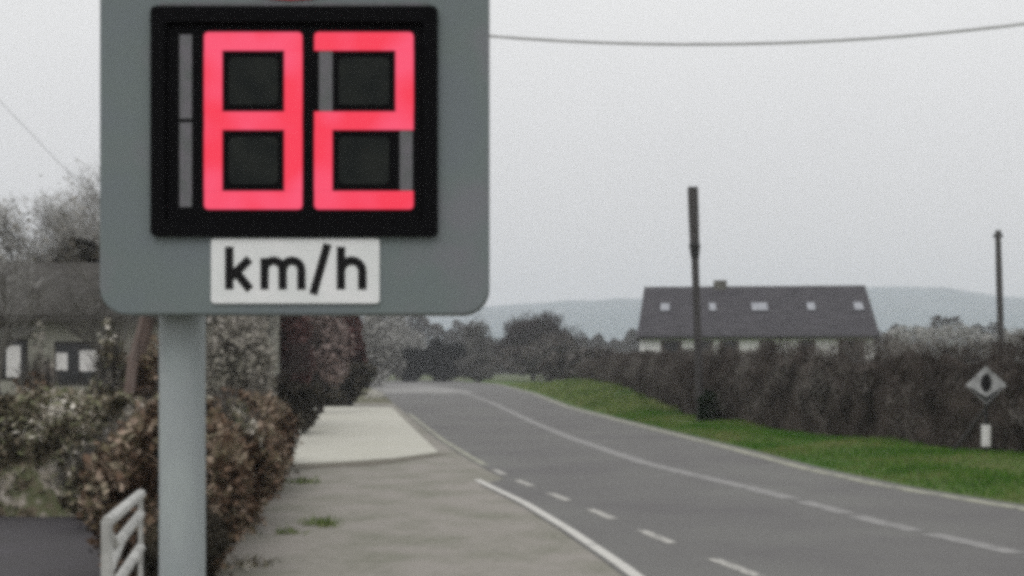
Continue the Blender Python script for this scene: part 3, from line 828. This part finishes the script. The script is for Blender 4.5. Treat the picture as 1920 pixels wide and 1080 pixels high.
hedgerow(1660, 2150, 628, 88, M['twig_pale'], 'grey hedgerow in the field behind the dark roadside hedge', 15000, .14, far=False)  # pale twig colour imitates haze in front of the hedgerow
hedgerow(1560, 2600, 612, 260, M['twig_purple'], 'far hazy hedgerow below the hills at right', 20000, .6)
hedgerow(880, 1330, 628, 330, M['twig_purple'], 'far hazy treeline left of the long bungalow below the hills', 16000, .8)
hedgerow(200, 900, 600, 300, M['twig_purple'], 'far treeline behind the speed sign', 16000, .8)

# ------------------------------------------------------------------ left side
# house in the left garden
hl = empty('pebbledash_house', (-11.2, 30, 0), 'low pebbledashed house with dark roof seen through the garden at left', 'house')
x0, x1 = -9.0, 4.55
wz = 3.0
b = MB(); b.box(x0, x1, 0, 7, -.2, wz); b.build('wall', M['render_grey'], hl)
v = [(x0 - .3, -.45, wz - .02), (x1 + .3, -.45, wz - .02), (x1 + .3, 3.5, 4.55), (x0 - .3, 3.5, 4.55), (x0 - .3, 7.45, wz - .02), (x1 + .3, 7.45, wz - .02)]
v += [(a, c, e_ - .16) for a, c, e_ in v]
f = [(0, 1, 2, 3), (3, 2, 5, 4), (6, 9, 8, 7), (9, 10, 11, 8), (0, 6, 7, 1), (4, 5, 11, 10), (0, 3, 9, 6), (3, 4, 10, 9), (1, 7, 8, 2), (2, 8, 11, 5)]
rl = mesh('roof', v, f, M['brown_roof'], hl)
b = MB(); b.prism([(0, 0)] * 0 or [(0, 0), (.01, 0), (.01, .01)], 0, .01) if False else None
v = [(x1, 0.0, wz), (x1, 7, wz), (x1, 3.5, 4.4), (x1 - .2, 0.0, wz), (x1 - .2, 7, wz), (x1 - .2, 3.5, 4.4)]
mesh('gable', v, [(0, 1, 2), (3, 5, 4), (0, 2, 5, 3), (1, 4, 5, 2)], M['render_grey'], hl)
def HX(px): return (px - 960) * 30 / F + 11.2
def HZZ(py): return CH + (HZ - py) * 30 / F
for (a, c, t, bt, cur) in ((-42, 52, 636, 712, [(14, 40, 648, 707), (-30, -6, 648, 707)]), (103, 203, 640, 722, [(107, 128, 662, 694), (151, 186, 657, 696)]), (300, 372, 640, 722, [(310, 330, 655, 700)])):
    b = MB(); b.box(HX(a), HX(c), -.03, .06, HZZ(bt), HZZ(t)); w_ = b.build('window', M['frame_dark'], hl)
    b = MB(); b.box(HX(a + 5), HX((a + c) / 2 - 2), -.045, -.032, HZZ(bt - 5), HZZ(t + 6)); b.box(HX((a + c) / 2 + 3), HX(c - 5), -.045, -.032, HZZ(bt - 5), HZZ(t + 6)); b.build('pane', M['glass'], w_)
    for (p, q, r_, s) in cur:
        b = MB(); b.box(HX(p), HX(q), -.06, -.048, HZZ(s), HZZ(r_)); b.build('curtain', M['curtain'], w_)
b = MB(); b.box(HX(-60), HX(56), -.12, -.002, HZZ(632), HZZ(617)); b.build('lintel', M['pillar'], hl)

# garden trees: grey bare crowns against the sky
tree('bare_tree', (-18.3, 44, 0), 10.3, .50, 'broad grey bare tree behind the pebbledashed house, at the left picture edge', M['twig_grey'], M['twig_pale'], n_twig=6200, twl=.42, tww=.018, depth=4, seed=3, leaves=(900, .13, M['leaf_beige']), tr=.16, first=.36)
tree('bare_tree', (-15.6, 46, 0), 10.4, .48, 'pale bare tree right of the broad one, its top just left of the speed sign', M['twig_grey'], M['twig_pale'], n_twig=6200, twl=.42, tww=.018, depth=4, seed=14, leaves=(900, .13, M['leaf_beige']), tr=.15, first=.38)
tree('bare_tree', (-20.5, 50, 0), 8.2, .5, 'lower bare tree half out of the picture at far left', M['twig_grey'], M['twig_pale'], n_twig=4500, twl=.42, tww=.022, depth=4, seed=21, tr=.14, first=.36)
shrub('evergreen_bush', (-13.9, 41, 0), 5.6, 4, 5.7, M['leaf_dark'], 'dark evergreen mass showing above the left house roof beside the sign', n=9000, size=.2, lift=.52)
shrub('garden_bush', (-17.2, 43, 0), 6.5, 4, 5.6, M['leaf_beige'], 'brown-grey bush above the left house roof at the picture edge', n=9000, size=.2, lift=.52)
tree('bare_tree', (-9.6, 24, 0), 5.6, .5, 'fine-twigged grey tree standing before the roof of the left house', M['bark_grey'], M['twig_pale'], n_twig=900, twl=.26, tww=.009, depth=4, seed=33, tr=.09, first=.4)
tree('bare_tree', (-7.9, 25.5, 0), 4.8, .5, 'small twiggy tree before the left house, beside the sign edge', M['bark_grey'], M['twig_grey'], n_twig=800, twl=.26, tww=.010, depth=4, seed=37, tr=.08, first=.4)
# tree with pink bark in front of the house
tree('garden_tree', (P(232, 700, 17)[0], 17, 0), 4.0, .4, 'slim tree with pinkish bark left of the sign post', M['bark_pink'], M['twig_grey'], n_twig=500, twl=.25, tww=.012, depth=1, seed=4, tr=.10, first=.72, nf=3)
shrub('garden_shrub', (P(275, 700, 19)[0], 19, 0), 1.2, 1.2, 2.4, M['leaf_russet'], 'brown shrub between the pink-barked tree and the sign post', n=5500, size=.075)
shrub('garden_shrub', (P(150, 735, 16.5)[0], 16.5, 0), 2.0, 1.2, 1.55, M['leaf_mixed'], 'mixed ivy shrub under the right window of the left house', n=7500, size=.07)
shrub('garden_shrub', (P(30, 735, 16.8)[0], 16.8, 0), 2.0, 1.2, 1.6, M['leaf_mixed'], 'mixed ivy shrub under the left window of the left house', n=7500, size=.07)
for (px_, d_, w_, h_, m_, lb_) in ((75, 15.6, 1.3, 1.55, 'leaf_russet', 'russet bush poking above the ivy hedge below the two left windows'),
                                 (255, 13.2, 1.0, 1.35, 'leaf_beige', 'pale grey-brown bush just left of the sign post'),
                                 (420, 13.0, .9, 1.36, 'leaf_mixed', 'ivy-green bush crowning the russet hedge right of the sign post'),
                                 (480, 19.0, 1.1, 1.25, 'leaf_dark', 'dark bush in the top of the russet hedge, nearer the concrete apron'),
                                 (180, 12.9, .8, .95, 'leaf_mixed', 'leafy bush low in front of the ivy hedge beside the barrier')):
    shrub('garden_bush', (P(px_, 700, d_)[0], d_, 0), w_, w_ * .8, h_, M[m_], lb_, n=4200, size=.06, clumps=11, lift=.52, twig=(500, .25, .012, M['twig_grey']))
for (px_, d_, w_, h_, m_, lb_) in ((78, 18.5, .5, 2.2, 'leaf_beige', 'thin upright grey bush against the left house wall between its windows'),
                                 (205, 18, .8, 2.4, 'leaf_mixed', 'tall ivy bush at the foot of the pink-barked tree')):
    shrub('tangled_bush', (P(px_, 700, d_)[0], d_, 0), w_, w_ * .8, h_, M[m_], lb_, n=1500, size=.07, clumps=16, lift=.55, twig=(700, .35, .013, M['twig_grey']))
# hedge bank across the drive
hedge('ivy_hedge', [(-9.5, 15.0), (-7.2, 14.6), (-5.4, 14.6), (-3.3, 14.4)], lambda y: 1.33, 1.5, M['leaf_mixed'], 'ivy-grown hedge behind the tarmac drive at left', 1500, .14, .02,
      leaf=(3.2, .066, M['leaf_mixed']), up=.3)
# russet hedge along the footpath
hedge('beech_hedge', [(-2.72, 9.6), (-3.05, 12.2), (-3.65, 17), (-4.5, 22.3)], lambda y: float(np.interp(y, [10, 14, 22], [1.30, 1.3, 1.12])), 0.85, M['leaf_russet'],
      'russet leafy hedge between the sign post and the footpath', 1600, .14, .02, leaf=(3.2, .062, M['leaf_russet']), up=.3)
shrub('shaded_hedge_end', (P(350, 1000, 8.9)[0], 8.9, 0), 0.72, .6, 1.0, M['leaf_dark'], 'dark leafy mass for the shaded hedge end directly behind foot of the sign post', n=4200, size=.06, lift=.42, clumps=12, twig=(900, .2, .012, M['leaf_dark']))  # shade at the near hedge end put into these dark leaves
# shrubs between house and apron
shrub('tall_shrub', (P(440, 700, 26)[0], 26, 0), 1.9, 1.4, 2.95, M['leaf_beige'], 'tall grey-beige shrub just right of the sign post below the panel', n=6500, size=.10, clumps=34, lift=.55)
tree('dark_limbed_tree', (P(505, 700, 29)[0], 29, 0), 4.6, .4, 'tree with black crooked limbs right of the beige shrub', M['bark_dark'], M['twig_purple'], n_twig=1200, twl=.3, tww=.016, depth=2, seed=9, tr=.11, first=.45, lean=(-.25, 0))
shrub('tall_shrub', (P(533, 700, 36)[0], 36, 0), 1.9, 1.6, 3.6, M['leaf_red'], 'tall dark red shrub between beige and pink shrubs', n=5500, size=.14, clumps=30, lift=.55)
shrub('tall_shrub', (P(600, 700, 46)[0], 46, 0), 2.5, 2, 4.1, M['leaf_pink'], 'tall faded pink shrub left of the darkest red one', n=6000, size=.16, clumps=34, lift=.58)
shrub('tall_shrub', (P(657, 700, 55)[0], 55, 0), 1.5, 1.6, 4.5, M['leaf_red'], 'narrow dark red shrub at right end of the garden row', n=4500, size=.18, clumps=26, lift=.6)
shrub('dark_thicket', (P(617, 750, 53)[0], 54.5, 0), 3.9, 1.8, 2.05, M['leaf_dark'], 'low dark thicket along the back edge of the concrete apron', cat='thicket', n=8500, size=.15, clumps=40, lift=.46)
shrub('dark_thicket', (P(520, 740, 31)[0], 31.5, 0), 2.2, 1.6, 1.7, M['leaf_dark'], 'dark low thicket behind the russet hedge end', cat='thicket', n=5000, size=.11, clumps=34, lift=.46)
# pale boulder by the road
st = []
o_ = bpy.data.meshes.new('t')
b = MB()
for j in range(7):
    for i in range(12):
        th = math.pi * j / 6 * .5; a = 2 * math.pi * i / 12
        r_ = 1 + .1 * math.sin(i * 2.3 + j) + .06 * math.sin(i * 5.1)
        b.v.append((.55 * r_ * math.cos(th) * math.cos(a), .4 * r_ * math.cos(th) * math.sin(a), .47 * math.sin(th) * r_))
for j in range(6):
    for i in range(12): b.f.append((j * 12 + i, j * 12 + (i + 1) % 12, (j + 1) * 12 + (i + 1) % 12, (j + 1) * 12 + i))
o = b.build('boulder', M['stone_pale'], None, loc=(P(703, 745, 71)[0], 71, -.02)); tag(o, 'pale boulder at the roadside beyond the concrete apron', 'boulder')

# slanted-bar barrier panel beside the drive
A = Vector((-1.835, 5.6, 0)); Bv = Vector((-2.06, 6.86, 0))
bar = empty('metal_barrier', A, 'worn white barrier panel with slanting bars beside the drive, left of the sign post', 'barrier')
u = (Bv - A); Lb = u.length; H = 1.0
def bp(s, z): return u * (s / Lb) + Vector((0, 0, z))
b = MB(); b.tube([bp(0, .02), bp(0, H)], .027, 8); b.tube([bp(0, H), bp(Lb, H)], .028, 8); b.tube([bp(Lb, .02), bp(Lb, H)], .014, 8); b.tube([bp(0, .08), bp(Lb, .08)], .02, 8)
b.build('frame', M['barrier'], bar)
for k in range(5):
    z1 = H - .14 - k * .185
    b = MB(); b.tube([bp(0.02, z1 - .09), bp(Lb * .35, z1), bp(Lb - .02, z1 + .03)], .027, 8); b.build('slanting_bar', M['barrier'], bar)
    b = MB(); b.tube([bp(Lb * .02, z1 + .10), bp(Lb * .26, z1 - .02)], .02, 8); b.build('brace', M['barrier'], bar)
b = MB(); b.box(-.05, .05, -.12, .12, 0, .02); b.build('foot', M['barrier'], bar)

# weeds on the footpath
def tuft(px, py, h, w, n, m, label):
    x, y = G(px, py)
    o = empty('weed_tuft', (x, y, 0), label, 'weed')
    c = np.stack([rng.normal(0, w, n), rng.normal(0, w, n), np.zeros(n)], axis=1)
    quads('blades', twig_quads(c, h, .012, up=.6), m, o)
tuft(603, 985, .085, .09, 150, M['grass_far'], 'small green weed tuft growing in the middle of the footpath')
tuft(535, 1000, .06, .08, 60, M['grass_far'], 'low weed tuft near the foot of the russet hedge')
tuft(470, 1062, .08, .10, 90, M['leaf_mixed'], 'brownish moss and weed tuft at near corner of the russet hedge')
tuft(565, 905, .08, .12, 120, M['grass_far'], 'mossy grass tuft beside the hedge just before the concrete apron')
tuft(1648, 838, .16, .30, 420, M['grass_far'], 'pale grass clump on the verge left of the diamond sign')

# ------------------------------------------------------------------ haze
b = MB(); b.box(-3600, 3600, -400, 2900, -3.5, 170)
hzm = bpy.data.materials.new('haze'); hzm.use_nodes = True
t = hzm.node_tree; t.nodes.clear()
o1 = t.nodes.new('ShaderNodeOutputMaterial'); pv = t.nodes.new('ShaderNodeVolumePrincipled')
pv.inputs['Color'].default_value = (0.93, 0.955, 1.0, 1); pv.inputs['Density'].default_value = 0.00064; pv.inputs['Anisotropy'].default_value = 0.0
t.links.new(pv.outputs[0], o1.inputs['Volume'])
hzo = b.build('haze', hzm); hzo['kind'] = 'stuff'
